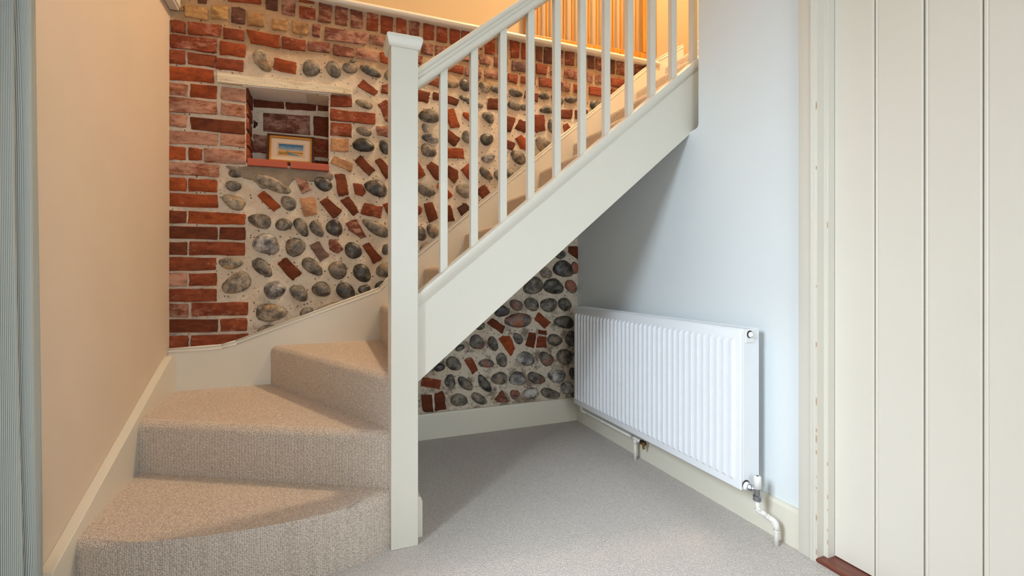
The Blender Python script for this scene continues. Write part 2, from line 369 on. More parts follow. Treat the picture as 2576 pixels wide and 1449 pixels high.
# pieces of the back wall --------------------------------------------------
def piece(pts, nrm, proud, depth, rnd=.004, inset=.0025, jit=.0012, name='brick', mat=None, col=None):
    """pts: outline corners on the wall; a rounded, slightly ragged slab standing proud of it"""
    n = V(nrm); P = []
    m = len(pts)
    for i in range(m):
        a, p, c = pts[i-1], pts[i], pts[(i+1) % m]
        r = min(rnd, (a-p).length*.3, (c-p).length*.3)
        P.append(p+(a-p).normalized()*r); P.append(p+(a-p).normalized()*r*.25+(c-p).normalized()*r*.25); P.append(p+(c-p).normalized()*r)
        L = (c-p).length; k = 1 if L < .05 else (2 if L < .12 else 3)
        for s in range(1, k+1): P.append(p+(c-p)*(s/(k+1)))
    cen = sum(P, V())/len(P)
    bm = bmesh.new(); R = []
    t1 = V((random.uniform(-.03, .03), 0, random.uniform(-.03, .03)))
    J = [V((random.uniform(-jit, jit), random.uniform(-jit, jit), random.uniform(-jit, jit))) for _ in P]
    for off, ins in ((-depth, 0), (proud*.55, 0), (proud, inset)):
        ring = []
        for p, j in zip(P, J):
            d = (cen-p).normalized(); jj = j-n*j.dot(n)
            ring.append(bm.verts.new(p+jj+d*ins+n*(off+((p-cen).dot(t1) if off > 0 else 0))))
        R.append(ring)
    k = len(P)
    for A, C in zip(R, R[1:]):
        for i in range(k): bm.faces.new((A[i], A[(i+1) % k], C[(i+1) % k], C[i]))
    bm.faces.new(R[-1])
    o = obj(name, bm, mat or M['brick'], WB, col=col); auto(o, 50); return o
TY = {  # tint (sRGB), lime bloom
 'o': ((186, 88, 34), .16), 'r': ((166, 80, 42), .38), 'd': ((130, 60, 22), .05), 'p': ((182, 112, 80), .85),
 'm': ((150, 88, 66), .60), 'b': ((118, 74, 58), .25), 'y': ((206, 164, 106), .3), 'e': ((222, 168, 124), .3), 'k': ((84, 40, 24), .0), 'g': ((140, 108, 96), .3)}
placed = []      # (x, z, radius) of every piece, for filling what the stairs hide
def tint(ty):
    c, a = TY[ty]; f = random.uniform(.90, 1.08); g_ = random.uniform(.95, 1.05)
    l_ = lin(c); return (min(1, l_[0]*f), min(1, l_[1]*f*g_), min(1, l_[2]*f), min(1, a+random.uniform(-.1, .12)))
REG = {1: (400, 0, .234650), 2: (400, 300, .234650), 3: (400, 600, .234650), 4: (1040, 150, .234650), 5: (1040, 450, .117325),
       6: (1040, 600, .172549), 7: (1040, 820, .172549), 8: (950, 0, .291149), 9: (700, 0, .209627), 10: (560, 170, .193237)}
def W(rg, x, y, Y=2.64):
    ox, oy, s = REG[rg]; return ony(ox+x*s, oy+y*s, Y)
def brickq(rg, pts, ty, Y=2.64, free=False, proud=None):
    P = [W(rg, x, y, Y) for x, y in pts]; c = sum(P, V())/len(P)
    placed.append((c.x, c.z, max((p-c).length for p in P)*.85))
    pr = proud if proud is not None else random.uniform(.004, .008)-(.001 if free else 0)
    return piece(P, (0, -1, 0), pr, .02, rnd=.006 if free else .004, inset=.003, jit=.0028 if free else .0019, col=tint(ty))
BR = {
1: [((125,210),(282,235),(285,360),(125,345),'r'),((310,235),(675,275),(665,400),(315,365),'r'),((690,290),(910,330),(910,440),(685,415),'r'),
 ((930,320),(1295,380),(1290,520),(985,465),'o'),((1320,390),(1575,440),(1575,550),(1315,520),'r'),((1600,445),(1835,460),(1830,570),(1600,545),'m'),((1870,475),(2095,520),(2085,625),(1865,590),'m'),((2115,515),(2345,560),(2340,660),(2115,625),'p'),((2370,555),(2520,585),(2520,700),(2370,665),'o'),
 ((120,365),(620,430),(615,575),(120,510),'r'),((655,440),(930,480),(925,615),(650,585),'o'),
 ((110,530),(285,545),(280,690),(110,680),'r'),((305,560),(620,600),(595,722),(310,690),'r'),((612,620),(910,650),(905,770),(602,735),'r'),
 ((105,705),(585,750),(590,890),(105,855),'o'),((105,880),(310,910),(305,1035),(105,1015),'p'),((340,900),(625,925),(620,1060),(335,1045),'o'),((665,930),(925,965),(930,1100),(660,1070),'p'),
 ((105,1035),(620,1095),(620,1230),(105,1200),'p'),((665,1100),(920,1130),(925,1260),(665,1230),'p'),((105,1215),(300,1235),(295,1370),(105,1350),'p'),((330,1250),(922,1310),(922,1440),(345,1390),'d'),
 ((410,-60),(515,-50),(510,45),(415,35),'b'),((190,50),(265,60),(265,120),(190,110),'y'),((280,45),(520,90),(520,220),(275,185),'y'),((560,60),(745,75),(745,220),(560,200),'y'),((780,75),(925,100),(920,265),(775,240),'b'),((950,130),(1125,150),(1125,290),(950,275),'y'),
 ((690,-60),(1095,-10),(1095,45),(740,15),'r'),((1145,-60),(1275,-40),(1275,125),(1145,100),'b'),((1315,-40),(1465,-10),(1460,175),(1320,150),'m'),((1215,200),(1380,230),(1380,340),(1215,320),'y'),((1430,220),(1600,260),(1590,385),(1430,350),'y'),
 ((1500,-10),(1675,10),(1665,50),(1500,22),'r'),((1505,60),(1680,95),(1675,215),(1505,185),'r'),((1715,25),(1855,60),(1850,250),(1710,230),'m'),((1890,62),(2025,92),(2015,280),(1890,265),'m'),((2055,100),(2185,130),(2185,305),(2060,295),'m'),((2230,132),(2350,155),(2345,340),(2225,320),'r'),((2375,165),(2510,190),(2505,370),(2375,355),'r'),
 ((1645,260),(1730,270),(1725,400),(1645,385),'m'),((1780,295),(2235,365),(2225,480),(1775,430),'m'),((2260,375),(2500,410),(2500,515),(2260,470),'m'),
 ((1835,1015),(2065,1035),(2070,1150),(1835,1145),'r'),((1835,1165),(2320,1220),(2320,1335),(1835,1290),'r'),((1840,1310),(2065,1330),(2065,1470),(1835,1450),'r')],
2: [((105,115),(635,160),(625,285),(105,260),'p'),((665,150),(925,170),(925,305),(660,280),'p'),((105,285),(290,305),(285,440),(105,430),'o'),((318,300),(460,320),(458,440),(318,435),'o'),((485,310),(925,340),(925,485),(485,460),'p'),
 ((105,460),(648,490),(640,622),(105,590),'p'),((105,620),(292,635),(290,775),(105,765),'o'),((318,635),(622,655),(622,785),(318,770),'o'),((105,790),(630,815),(632,950),(105,935),'o'),((105,975),(295,985),(293,1115),(105,1115),'d'),((312,980),(930,1020),(925,1130),(312,1120),'o'),
 ((105,1145),(628,1160),(628,1290),(105,1280),'d'),((650,1160),(925,1160),(925,1295),(650,1290),'d'),((1840,205),(2035,215),(2035,350),(1840,345),'e'),((2330,75),(2500,65),(2500,200),(2340,170),'m')],
3: [((105,38),(308,40),(305,178),(105,178),'d'),((328,32),(925,45),(920,182),(325,180),'r'),((105,200),(612,205),(610,340),(105,345),'r'),((105,370),(300,375),(298,510),(105,512),'p'),((325,375),(622,372),(620,505),(325,508),'r'),
 ((105,540),(620,540),(615,675),(105,675),'r'),((105,700),(315,700),(315,845),(115,845),'m'),((350,690),(958,680),(955,822),(350,835),'r'),((105,870),(630,865),(630,1000),(105,1010),'d'),((660,860),(945,855),(945,990),(660,998),'r'),
 ((95,1050),(315,1040),(315,1175),(95,1180),'r'),((345,1040),(960,1020),(960,1170),(345,1180),'r')],
9: [((1420,212),(1530,240),(1540,425),(1420,410),'r'),((1570,242),(1695,268),(1690,430),(1575,420),'m'),((1745,282),(1870,308),(1870,485),(1740,475),'r'),((1905,317),(2025,345),(2030,515),(1900,490),'r'),((2060,342),(2175,372),(2175,540),(2060,525),'r')],
8: [((725,265),(800,280),(800,400),(722,385),'r'),((828,285),(905,300),(905,430),(828,410),'m'),((930,312),(1015,330),(1015,470),(930,460),'r'),((1040,325),(1115,340),(1115,485),(1040,470),'m'),((1140,348),(1225,365),(1220,505),(1150,500),'r'),((1245,372),(1340,388),(1335,515),(1245,508),'r'),
 ((1368,400),(1425,408),(1420,535),(1368,520),'b'),((1437,408),(1515,418),(1515,550),(1435,545),'b'),((1535,428),(1600,440),(1600,555),(1535,548),'m'),((1620,442),(1700,450),(1695,570),(1620,560),'m'),((1722,462),(1795,472),(1795,585),(1722,575),'m'),((1815,478),(1870,488),(1870,595),(1815,590),'b'),((1888,492),(1960,504),(1955,612),(1885,600),'m'),((1985,510),(2048,520),(2048,640),(1985,630),'b'),((2070,525),(2135,538),(2135,655),(2065,642),'m'),((2155,540),(2200,548),(2200,665),(2155,655),'m'),((2222,552),(2325,572),(2325,650),(2222,700),'m'),
 ((378,372),(480,388),(480,482),(375,468),'m'),((500,390),(690,418),(690,510),(500,485),'m'),((715,425),(855,450),(855,540),(715,520),'m'),((880,465),(975,480),(970,565),(880,548),'m'),((1005,490),(1120,505),(1120,590),(1005,575),'m'),((1160,525),(1340,545),(1340,630),(1160,610),'g'),((1370,548),(1470,565),(1460,648),(1370,635),'r'),((1490,572),(1580,588),(1580,662),(1490,650),'m'),((1608,595),(1730,610),(1730,695),(1608,668),'m'),((1750,608),(1790,615),(1790,700),(1750,695),'m'),((1810,628),(1858,636),(1855,712),(1812,705),'m'),((1882,642),(1995,655),(1990,730),(1882,718),'m'),((2018,672),(2132,685),(2122,762),(2018,748),'r'),
 ((300,470),(388,490),(380,560),(300,540),'m'),((612,555),(745,575),(738,645),(608,615),'r'),((757,582),(895,600),(890,680),(757,655),'m'),((925,595),(1090,620),(1085,695),(925,672),'m'),((1130,635),(1210,648),(1205,722),(1130,705),'r'),((1240,652),(1365,670),(1360,735),(1240,715),'r'),((1395,668),(1560,692),(1555,765),(1393,745),'r'),((1585,708),(1665,720),(1660,792),(1585,785),'m'),((1690,725),(1800,742),(1798,808),(1690,798),'r'),((1828,748),(1990,768),(1985,840),(1826,818),'r'),((2018,768),(2080,780),(2070,848),(2018,850),'r')],
}
for rg, L in BR.items():
    for q in L: brickq(rg, q[:4], q[4])
FR = {  # brick bats set at random angles between the flints
1: [((1245,615),(1475,680),(1470,800),(1225,745),'o'),((2185,850),(2350,980),(2310,1030),(2125,930),'r'),((2395,905),(2520,900),(2540,1020),(2380,1000),'r'),((2345,1115),(2440,1065),(2540,1270),(2440,1310),'r')],
2: [((1880,395),(2090,480),(2060,570),(1835,470),'e'),((2155,385),(2320,550),(2250,610),(2095,450),'d'),((2310,440),(2370,415),(2530,590),(2430,645),'d'),((1450,615),(1580,650),(1640,760),(1535,800),'m'),((1880,590),(1990,585),(2040,810),(1925,830),'d'),((2080,685),(2185,700),(2220,790),(2180,830),(2100,800),'r'),
 ((1125,765),(1310,935),(1230,1000),(1050,820),'o'),((1505,850),(1670,835),(1700,1020),(1555,1050),'e'),((1790,838),(1970,985),(1875,1070),(1720,885),'d'),((2040,825),(2150,1000),(2080,1040),(1940,865),'d'),((2195,900),(2400,940),(2380,1065),(2160,1015),'r'),((2400,910),(2560,880),(2560,1060),(2450,1030),'r'),((2000,1110),(2115,1065),(2225,1260),(2165,1280),(2045,1200),'m')],
3: [((1610,75),(1710,30),(1830,190),(1725,255),'g'),((1815,15),(1900,5),(1975,110),(1915,165),(1830,130),'m'),((2180,70),(2250,45),(2395,220),(2300,270),'d'),((1360,200),(1540,370),(1430,455),(1265,270),'d')],
4: [((130,240),(240,185),(300,215),(300,300),(120,260),'r'),((10,315),(180,360),(160,470),(10,440),'d'),((215,340),(490,430),(465,495),(205,425),'d'),((1200,330),(1345,370),(1335,460),(1185,410),'d'),((805,415),(950,422),(945,548),(790,530),'d'),((330,540),(435,520),(500,720),(395,740),'o'),((530,560),(605,575),(660,650),(610,670),(530,600),'o'),((930,590),(1095,630),(1040,780),(925,750),'d'),
 ((1135,640),(1240,680),(1195,790),(1085,740),'d'),((1270,590),(1400,598),(1415,760),(1310,785),(1265,700),'r'),((1570,535),(1705,540),(1695,635),(1565,635),'d'),((1735,540),(1870,545),(1870,635),(1730,635),'d'),((1600,705),(1650,680),(1712,770),(1640,835),'r'),((1720,740),(1765,690),(1840,720),(1765,790),'r'),((375,745),(505,850),(440,935),(330,850),'d'),((330,942),(535,955),(550,1065),(330,1050),'o'),
 ((935,835),(1095,890),(1070,975),(915,925),'d'),((1085,845),(1150,805),(1235,870),(1210,970),(1150,960),'o'),((20,1050),(135,1240),(50,1285),(0,1180),'o'),((190,1090),(290,1160),(300,1300),(230,1290),(135,1150),'d'),((375,1135),(480,1190),(480,1270),(440,1330),(345,1230),'d'),((505,1185),(590,1110),(670,1210),(620,1320),'r'),((1110,1190),(1190,1150),(1215,1200),(1130,1245),'d')],
5: [((480,150),(590,60),(850,360),(740,430),'o'),((215,545),(405,490),(530,850),(340,945),'d'),((0,570),(115,580),(195,630),(160,760),(0,790),'r'),((630,560),(800,570),(885,905),(700,930),'d'),((925,620),(1100,515),(1230,640),(1210,830),(1080,900),'k'),((1395,200),(1525,120),(1700,380),(1540,525),(1380,300),'d'),((1715,240),(1860,180),(1860,300),(1770,340),'k'),((1390,560),(1470,590),(1420,650),(1370,630),'r')],
6: [((50,200),(105,240),(95,290),(40,290),'r'),((2265,110),(2400,120),(2400,310),(2255,190),'d'),((1830,1070),(2010,1225),(1910,1315),(1765,1180),'r'),((1140,1160),(1335,1280),(1290,1395),(1070,1235),'d'),((1820,1330),(1950,1345),(1940,1410),(1815,1390),'d')],
7: [((1310,140),(1410,150),(1490,330),(1420,445),(1240,195),'o'),((1690,90),(1790,110),(1760,320),(1630,290),'d'),((1815,150),(1935,160),(1940,320),(1785,315),'r'),((740,490),(850,450),(945,640),(860,715),'r'),((130,740),(410,790),(385,920),(105,880),'r'),((110,1010),(265,995),(295,1250),(140,1255),'d'),((300,990),(440,950),(480,1210),(315,1245),'d'),((1180,1060),(1290,930),(1390,1110),(1220,1110),'m')],
}
for rg, L in FR.items():
    for q in L: brickq(rg, q[:-1], q[-1], free=True)
FM = {'': 'flint', 'd': 'flint_dark', 't': 'flint_tan', 'w': 'flint_white', 'r': 'flint_red'}
def flint_pts(P, ty):
    c = sum(P, V())/len(P); rad = sum((p-c).length for p in P)/len(P)
    placed.append((c.x, c.z, rad)); h = min(.024, rad*random.uniform(.40, .55)); bm = bmesh.new(); R = []; n = V((0, -1, 0))
    sh = V((random.uniform(-.25, .25), 0, random.uniform(-.2, .3)))*rad
    for s, f in ((1.0, -.4), (1.0, .02), (.955, .32), (.80, .68), (.50, .93)):
        R.append([bm.verts.new(c+sh*(1-s)+(p-c)*s+n*(h*f*(1+random.uniform(-.08, .08)) if f > 0 else h*f)) for p in P])
    k = len(P)
    for A, C in zip(R, R[1:]):
        for i in range(k): bm.faces.new((A[i], A[(i+1) % k], C[(i+1) % k], C[i]))
    ap = bm.verts.new(c+sh+n*h)
    for i in range(k): bm.faces.new((R[-1][i], R[-1][(i+1) % k], ap))
    return obj('flint', bm, M[FM[ty]], WB, smooth=True)
def flint(rg, cx, cy, a, b, ang=0, ty=''):
    th = math.radians(ang); P = []; ph = random.uniform(0, 6.28); e1, e2 = random.uniform(.02, .10), random.uniform(.02, .09)
    for k in range(20):
        q = 2*math.pi*k/20; rr = 1+e1*math.sin(2*q+ph)+e2*math.sin(3*q+ph*2)+random.uniform(-.025, .025)
        x, y = a*rr*math.cos(q), b*rr*math.sin(q)
        P.append(W(rg, cx+x*math.cos(th)-y*math.sin(th), cy+x*math.sin(th)+y*math.cos(th)))
    return flint_pts(P, ty)
FL = {
1: [(1110,650,130,85,50,'t'),(1630,735,100,85,40),(1870,745,105,65,60),(2045,730,85,55,15),(2075,655,35,20,0,'d'),(2270,765,115,50,25),(2470,800,65,50,90),(2200,1115,95,45,20,'t'),(2200,1410,85,48,20)],
2: [(2190,280,125,70,20,'d'),(2425,300,80,65,70,'d'),(825,575,85,50,10),(795,715,90,55,10),(805,890,140,72,20,'t'),(1200,690,220,70,20,'t'),(1760,695,100,75,35,'d'),(2330,740,130,85,30,'d'),(1390,900,88,75,50),(1085,1090,135,75,10),(1335,1130,95,65,5),(1525,1155,110,65,50),(1690,1170,100,65,55),(1880,1165,95,85,30,'d'),(2330,1170,160,65,30),(1150,1340,150,112,10,'w'),(1460,1370,118,95,10)],
3: [(2080,130,95,88,40,'d'),(2440,115,60,52,90),(770,265,130,65,0,'t'),(835,480,160,112,-15,'t'),(1105,310,135,72,45),(1640,300,130,75,35),(1915,340,105,92,10),(2175,370,105,92,35,'d'),(2420,340,95,80,20),(1240,550,128,92,-10,'w'),(1500,585,110,75,50),(1740,545,105,80,30),(2000,565,110,88,30,'d'),(2205,550,65,58,20,'d'),(2380,510,65,55,-30,'d'),(1195,795,182,92,5,'t'),(1580,790,78,50,-20),(1830,740,140,48,-15,'t'),(1150,970,110,40,-18,'t')],
4: [(410,260,75,45,10,'t'),(555,275,70,58,60,'d'),(540,415,50,26,30,'d'),(590,445,32,28,60,'d'),(760,300,75,38,45,'t'),(880,315,60,38,20),(1095,360,75,40,15),(1405,390,60,40,20),(1540,425,72,48,40),(1690,430,65,38,5),(1080,490,75,50,20),(1190,510,52,35,15),(1430,540,75,40,10),(1960,490,75,50,30),(170,605,118,74,0),(805,620,75,50,50),(1490,720,80,52,70),(1920,600,55,35,40),(130,735,60,35,60,'w'),(180,840,95,52,10,'w'),(160,975,85,68,30),(585,830,75,60,50),(785,855,70,68,0,'d'),(800,1055,78,48,-10,'w'),(1125,1050,90,62,45),(1400,915,108,70,35,'t'),(1340,1050,50,40,10,'t'),(775,1220,85,50,45),(915,1240,62,50,60),(1050,1230,72,52,60,'t'),(720,490,28,28,0)],
5: [(255,240,235,112,28),(1080,250,180,140,60,'t'),(150,1170,180,115,70),(410,1120,165,118,50),(810,1090,95,80,40,'t')],
6: [(185,135,95,75,-10),(2150,240,72,60,-20),(2185,445,150,122,10,'d'),(2350,430,95,55,80,'r'),(1930,500,95,78,40,'t'),(1750,690,150,125,-20),(2040,700,150,115,0,'d'),(2295,700,110,75,60,'r'),(1500,970,110,72,25,'r'),(1725,960,115,90,20),(1975,970,115,112,0),(2205,960,105,92,20),(1290,1060,110,88,-20,'d'),(1530,1195,190,112,0,'r'),(2200,1220,150,90,0,'d'),(980,1280,75,50,-30,'d')],
7: [(925,240,115,105,30,'r'),(1160,260,110,70,70),(1525,185,95,60,50,'r'),(2060,205,115,82,20),(2305,190,110,92,90,'d'),(680,320,70,45,-20,'d'),(585,550,130,88,45),(1065,545,115,62,5,'r'),(1290,495,105,80,70),(1635,480,130,105,10,'w'),(1935,480,115,92,50,'r'),(2205,450,125,108,10),(380,605,85,58,-10,'d'),(535,810,95,85,90),(755,840,125,78,40),(1035,840,140,72,55,'d'),(1255,765,115,95,10),(1520,770,125,102,10,'w'),(1790,760,140,78,20,'r'),(2090,730,140,88,0,'w'),(2325,690,95,50,90,'d'),(665,1080,125,92,10),(955,1060,125,72,30),(1480,1000,72,70,60,'r'),(1715,980,115,85,0,'w'),(1990,985,135,78,10),(2245,905,100,92,0,'w'),(2340,420,30,30,0),(2350,1000,60,50,10)],
}
for rg, L in FL.items():
    for f in L: flint(rg, *f)
# what the newel and the sloping string hide goes on in the same pattern
tries = 0
while tries < 2600:
    tries += 1
    x, z = random.uniform(-.2, 1.46), random.uniform(.17, 1.95); u, v = proj((x, 2.64, z)); r = random.uniform(.026, .042)
    st = 735-.835*(u-1057)
    hid = (985 < u < 1050 and v < 1030) or (u > 1060 and st+14 < v < st+205-.09*(u-1057))
    if not hid or any((x-a)**2+(z-b)**2 < (r+c+.010)**2 for a, b, c in placed): continue
    ang = random.uniform(0, 1.2); P = []
    if random.random() < .3:
        for sx_, sz_ in ((-1, 1), (1, 1), (1, -1), (-1, -1)):
            a_, b_ = sx_*r*1.0, sz_*r*.62; P.append(V((x+a_*math.cos(ang)+b_*math.sin(ang), 2.64, z-a_*math.sin(ang)+b_*math.cos(ang))))
        placed.append((x, z, r)); piece(P, (0, -1, 0), .005, .02, rnd=.006, inset=.003, jit=.0022, col=tint(random.choice('ddor')))
    else:
        for k in range(14):
            q = 2*math.pi*k/14; a_, b_ = r*1.05*math.cos(q), -r*.74*math.sin(q); P.append(V((x+a_*math.cos(ang)+b_*math.sin(ang), 2.64, z-a_*math.sin(ang)+b_*math.cos(ang))))
        flint_pts(P, random.choice(['', '', 'd', 't']))
# niche: back bricks, left jamb bricks, sill tiles, limewashed lintel, cement smear
for q in [((400,420),(800,452),(800,540),(410,520),'d'),((820,455),(1222,485),(1215,565),(825,545),'d'),((1238,488),(1380,495),(1375,570),(1238,562),'d'),((525,590),(1135,630),(1140,880),(530,830),'m'),((1182,632),(1383,650),(1383,908),(1186,882),'d'),((405,680),(465,730),(430,785),(405,790),'k'),
          ((400,870),(600,890),(595,1120),(400,1105),'m'),((622,890),(1165,932),(1165,1165),(622,1130),'d'),((1190,915),(1386,940),(1386,1185),(1195,1160),'r'),((1200,1210),(1386,1225),(1386,1270),(1200,1260),'d')]:
    brickq(10, q[:4], q[4], Y=NY, proud=.006)
jz = [(1.475, 1.545), (1.555, 1.62), (1.635, 1.695), (1.705, 1.765), (1.775, 1.845)]
for i, (a, b) in enumerate(jz):
    for y0, y1 in (((2.646, 2.80),) if i % 2 else ((2.646, 2.74), (2.75, 2.80))):
        piece([V((NX0, y0, b)), V((NX0, y1, b-.004)), V((NX0, y1, a)), V((NX0, y0, a+.003))], (1, 0, 0), random.uniform(.006, .012), .015, rnd=.01, col=tint(random.choice('rdor')))
bm = bmesh.new(); tl = []
for x0, x1 in ((-.354, -.178), (-.163, .018)):
    tl.append(obj('tile', B(x0, x1, 2.618, 2.79, 1.455, 1.490, bev=.003), M['tile'], WB))
prism(bm, [(-.482, 2.618, 1.888), (-.30, 2.618, 1.890), (.00, 2.618, 1.900), (.128, 2.618, 1.902), (.130, 2.618, 1.866), (-.02, 2.618, 1.858), (-.30, 2.618, 1.846), (-.480, 2.618, 1.842)], (0, .20, 0), bev=.002)
obj('lintel', bm, M['lintel'], WB)
obj('lintel_soffit', prism(bmesh.new(), [(-.375, 2.622, 1.8425), (.03, 2.622, 1.8575), (.03, 2.622, 1.8545), (-.375, 2.622, 1.8395)], (0, .195, 0)), M['ceiling'], WB)
cp = [(905,545),(700,500),(830,520),(935,500),(1300,520),(1830,570),(1875,600),(1860,660),(1640,665),(1560,650),(1440,640),(1390,720),(1100,745),(1010,650),(930,640)]
P = [W(2, x, y, 2.64) for x, y in cp[1:]]
o = piece(P, (0, -1, 0), .007, .01, rnd=.012, inset=.006, jit=.002, name='cement_patch', mat=M['cement'])

# ------------------------------------------------------------------ ledge, corner boxing, skirtings
def ledge(name, x0, x1, y0, y1, z0, z1):
    bm = bmesh.new(); r = (z1-z0)/2; prof = []
    for k in range(7):
        a = math.pi/2+math.pi*k/6; prof.append((x0, y0+r+r*math.cos(a), z0+r+r*math.sin(a)))
    prof += [(x0, y1, z0), (x0, y1, z1)]; prism(bm, prof, (x1-x0, 0, 0)); return auto(struct(obj(name, bm, M['cream'])), 30)
ledge('trim_1', -.674, 2.10, 2.596, 2.715, 2.324, 2.356)
bm = bmesh.new(); box(bm, XL+.001, -.636, 1.60, 2.632, 2.155, 2.32, bev=.003); box(bm, XL+.001, -.630, 1.603, 2.630, 2.168, 2.318, bev=.002); struct(obj('trim_2', bm, M['cream']))
def skirt(name, pts, h=.143, th=.018):      # run of skirting, pts on the floor along its face; n = which side is the wall
    bm = bmesh.new(); (x0, y0), (x1, y1), (nx, ny) = pts
    prof = [(0, 0), (0, h-.012), (.006, h), (th, h), (th, 0)]
    prism(bm, [(x0+nx*a, y0+ny*a, b) for a, b in prof], (x1-x0, y1-y0, 0)); return struct(obj(name, bm, M['skirt']))
skirt('baseboard_back', ((.33, 2.622), (1.474, 2.622), (0, 1)), th=.022)
skirt('baseboard_right', ((1.474, 2.622), (1.474, 1.105), (1, 0)), h=.132, th=.016)
skirt('baseboard_right', ((1.474, .10), (1.474, -1.8), (1, 0)), h=.132, th=.016)
skirt('baseboard_left', ((-.657, -1.8), (-.657, 1.50), (-1, 0)), h=.143, th=.018)

# ------------------------------------------------------------------ door
D = struct(obj('door_1', B(1.545, 1.572, DY0, DY1, .018, DZ), M['door'])); D['label'] = 'cream painted plank door of wide beaded vertical boards'
ed = [1.039, .9205, .794, .668, .545, .42, .30, DY0]
for a, b in zip(ed, ed[1:]):
    bm = bmesh.new(); g2 = .0022 if abs(b-.794) < .01 or abs(a-.794) < .01 else .0008
    # board face with a bead along its far edge
    X0 = 1.532; pr = [(1.545, a-g2), (X0+.003, a-g2)]
    if a < 1.03: pr = [(1.545, a-g2), (X0+.002, a-g2), (X0-.0005, a-g2-.002), (X0-.0005, a-.007), (X0+.002, a-.0095), (X0, a-.0125)]
    else: pr = [(1.545, a-g2), (X0, a-g2)]
    pr += [(X0, b+.0035+g2), (X0+.003, b+g2), (1.545, b+g2)]
    prism(bm, [(x, y, .017) for x, y in pr], (0, 0, DZ-.017)); obj('board', bm, M['door'], D)
T = bmesh.new()                                            # frame: architrave, jamb, stop
box(T, 1.466, 1.49, 1.0555, 1.1155, 0, DZ+.09, bev=.0025); box(T, 1.466, 1.49, .105, .165, 0, DZ+.09, bev=.0025); box(T, 1.466, 1.49, .105, 1.1155, DZ+.03, DZ+.09, bev=.002)
box(T, 1.461, 1.49, 1.063, 1.0735, 0, DZ+.06, bev=.003)
auto(struct(obj('trim_3', T, M['cream'])), 30)
T = bmesh.new()
box(T, 1.468, 1.61, 1.053, 1.0625, 0, DZ+.03, bev=.001); box(T, 1.501, 1.535, 1.0395, 1.056, .012, DZ+.03, bev=.001); box(T, 1.49, 1.61, .155, .166, 0, DZ+.03); box(T, 1.49, 1.61, .16, 1.06, DZ, DZ+.03)
struct(obj('trim_4', T, M['cream']))
struct(obj('threshold', prism(bmesh.new(), [(1.468, .17, 0), (1.468, 1.062, 0), (1.60, 1.062, 0), (1.60, .17, 0)], (0, 0, .014), bev=.003), M['mahogany'])).name = 'trim_5'
# bare-wood chips where the frame's paint has worn off the edges
for i in range(18):
    z = (.02+.036*i if i < 12 else .5+.19*(i-12))+random.uniform(0, .006); h = random.uniform(.004, .026); e = random.random() < .5
    bm = bmesh.new(); xx, yy = (1.4672, 1.0545) if e else (1.5005, 1.0412)
    prism(bm, [(xx-.0006, yy-.0012, z), (xx-.0006, yy+.0006, z+h*.2), (xx-.0006, yy+.0004, z+h*.8), (xx-.0006, yy-.0009, z+h), (xx-.0006, yy-.0018, z+h*.5)], (.0016, 0, 0))
    o = obj('paint_chip', bm, M['bare'], bpy.data.objects['trim_3'])

# ------------------------------------------------------------------ windows (both outside the frame)
def window(name, axis, c0, c1, z0, z1, at_):
    bm = bmesh.new(); n = 2; f = .05
    def bx(a0, a1, b0, b1, d0=-.03, d1=.03):
        if axis == 'x': box(bm, at_+d0, at_+d1, a0, a1, b0, b1)
        else: box(bm, a0, a1, at_+d0, at_+d1, b0, b1)
    bx(c0, c1, z0, z0+f); bx(c0, c1, z1-f, z1); bx(c0, c0+f, z0, z1); bx(c1-f, c1, z0, z1); bx((c0+c1)/2-.02, (c0+c1)/2+.02, z0, z1)
    o = struct(obj(name, bm, M['cream'])); m = (c0+c1)/2
    for a, b in ((c0+f, m-.02), (m+.02, c1-f)):
        g_ = B(at_-.002, at_+.002, a, b, z0+f, z1-f) if axis == 'x' else B(a, b, at_-.002, at_+.002, z0+f, z1-f)
        obj('pane', g_, M['glass'], o)
window('window_1', 'x', WIN_Y0, WIN_Y1, WIN_Z0, WIN_Z1, XL-.12)
window('window_2', 'y', REAR_X0, REAR_X1, REAR_Z0, REAR_Z1, -1.92)

# ------------------------------------------------------------------ staircase
S = thing('staircase', 'cream painted staircase with winding carpeted steps, newel post, square balusters and handrail', 'staircase', (0, 0, 0))
R = .19; SX, SY = -.645, 2.61
def lvl(k): return k*R if k <= 3 else .57+(k-3)*.197
def step(poly, k, front, name='step', bot=None):
    """poly plan outline, front = number of leading edges that carry the rounded nosing"""
    z0, z1 = lvl(k-1) if bot is None else bot, lvl(k)
    bm = bmesh.new(); n = len(poly)
    a = [bm.verts.new((x, y, z0)) for x, y in poly]; b = [bm.verts.new((x, y, z1)) for x, y in poly]
    bm.faces.new(a[::-1]); bm.faces.new(b); 
    for i in range(n): bm.faces.new((a[i], a[(i+1) % n], b[(i+1) % n], b[i]))
    bm.edges.ensure_lookup_table()
    es = [e for e in bm.edges if any({e.verts[0], e.verts[1]} == {b[i], b[i+1]} for i in range(front))]
    bmesh.ops.bevel(bm, geom=es, offset=.033, segments=5, affect='EDGES', profile=.5)
    return auto(obj(name, bm, M['carpet'], S), 40)
fr = []
for k in range(13):
    u = k/12; x = SX+(.205-SX)*u; fr.append((x, 1.668-.105*math.sin(math.pi*min(1, max(0, u)))**.6+(-.03*u)))
step(fr+[(.205, 1.70), (SX, 2.20)], 1, 12, bot=0)
step([(SX, 2.140), (.205, 1.664), (.205, 1.75), (-.20, 2.61), (SX, 2.61)], 2, 1)
step([(-.250, 2.61), (.203, 1.700), (.235, 1.700), (.31, 1.71), (.31, 2.61)], 3, 1)
rx = [.272, .505, .740, .975, 1.210, 1.443, 1.680, 1.915, 2.150, 2.385]
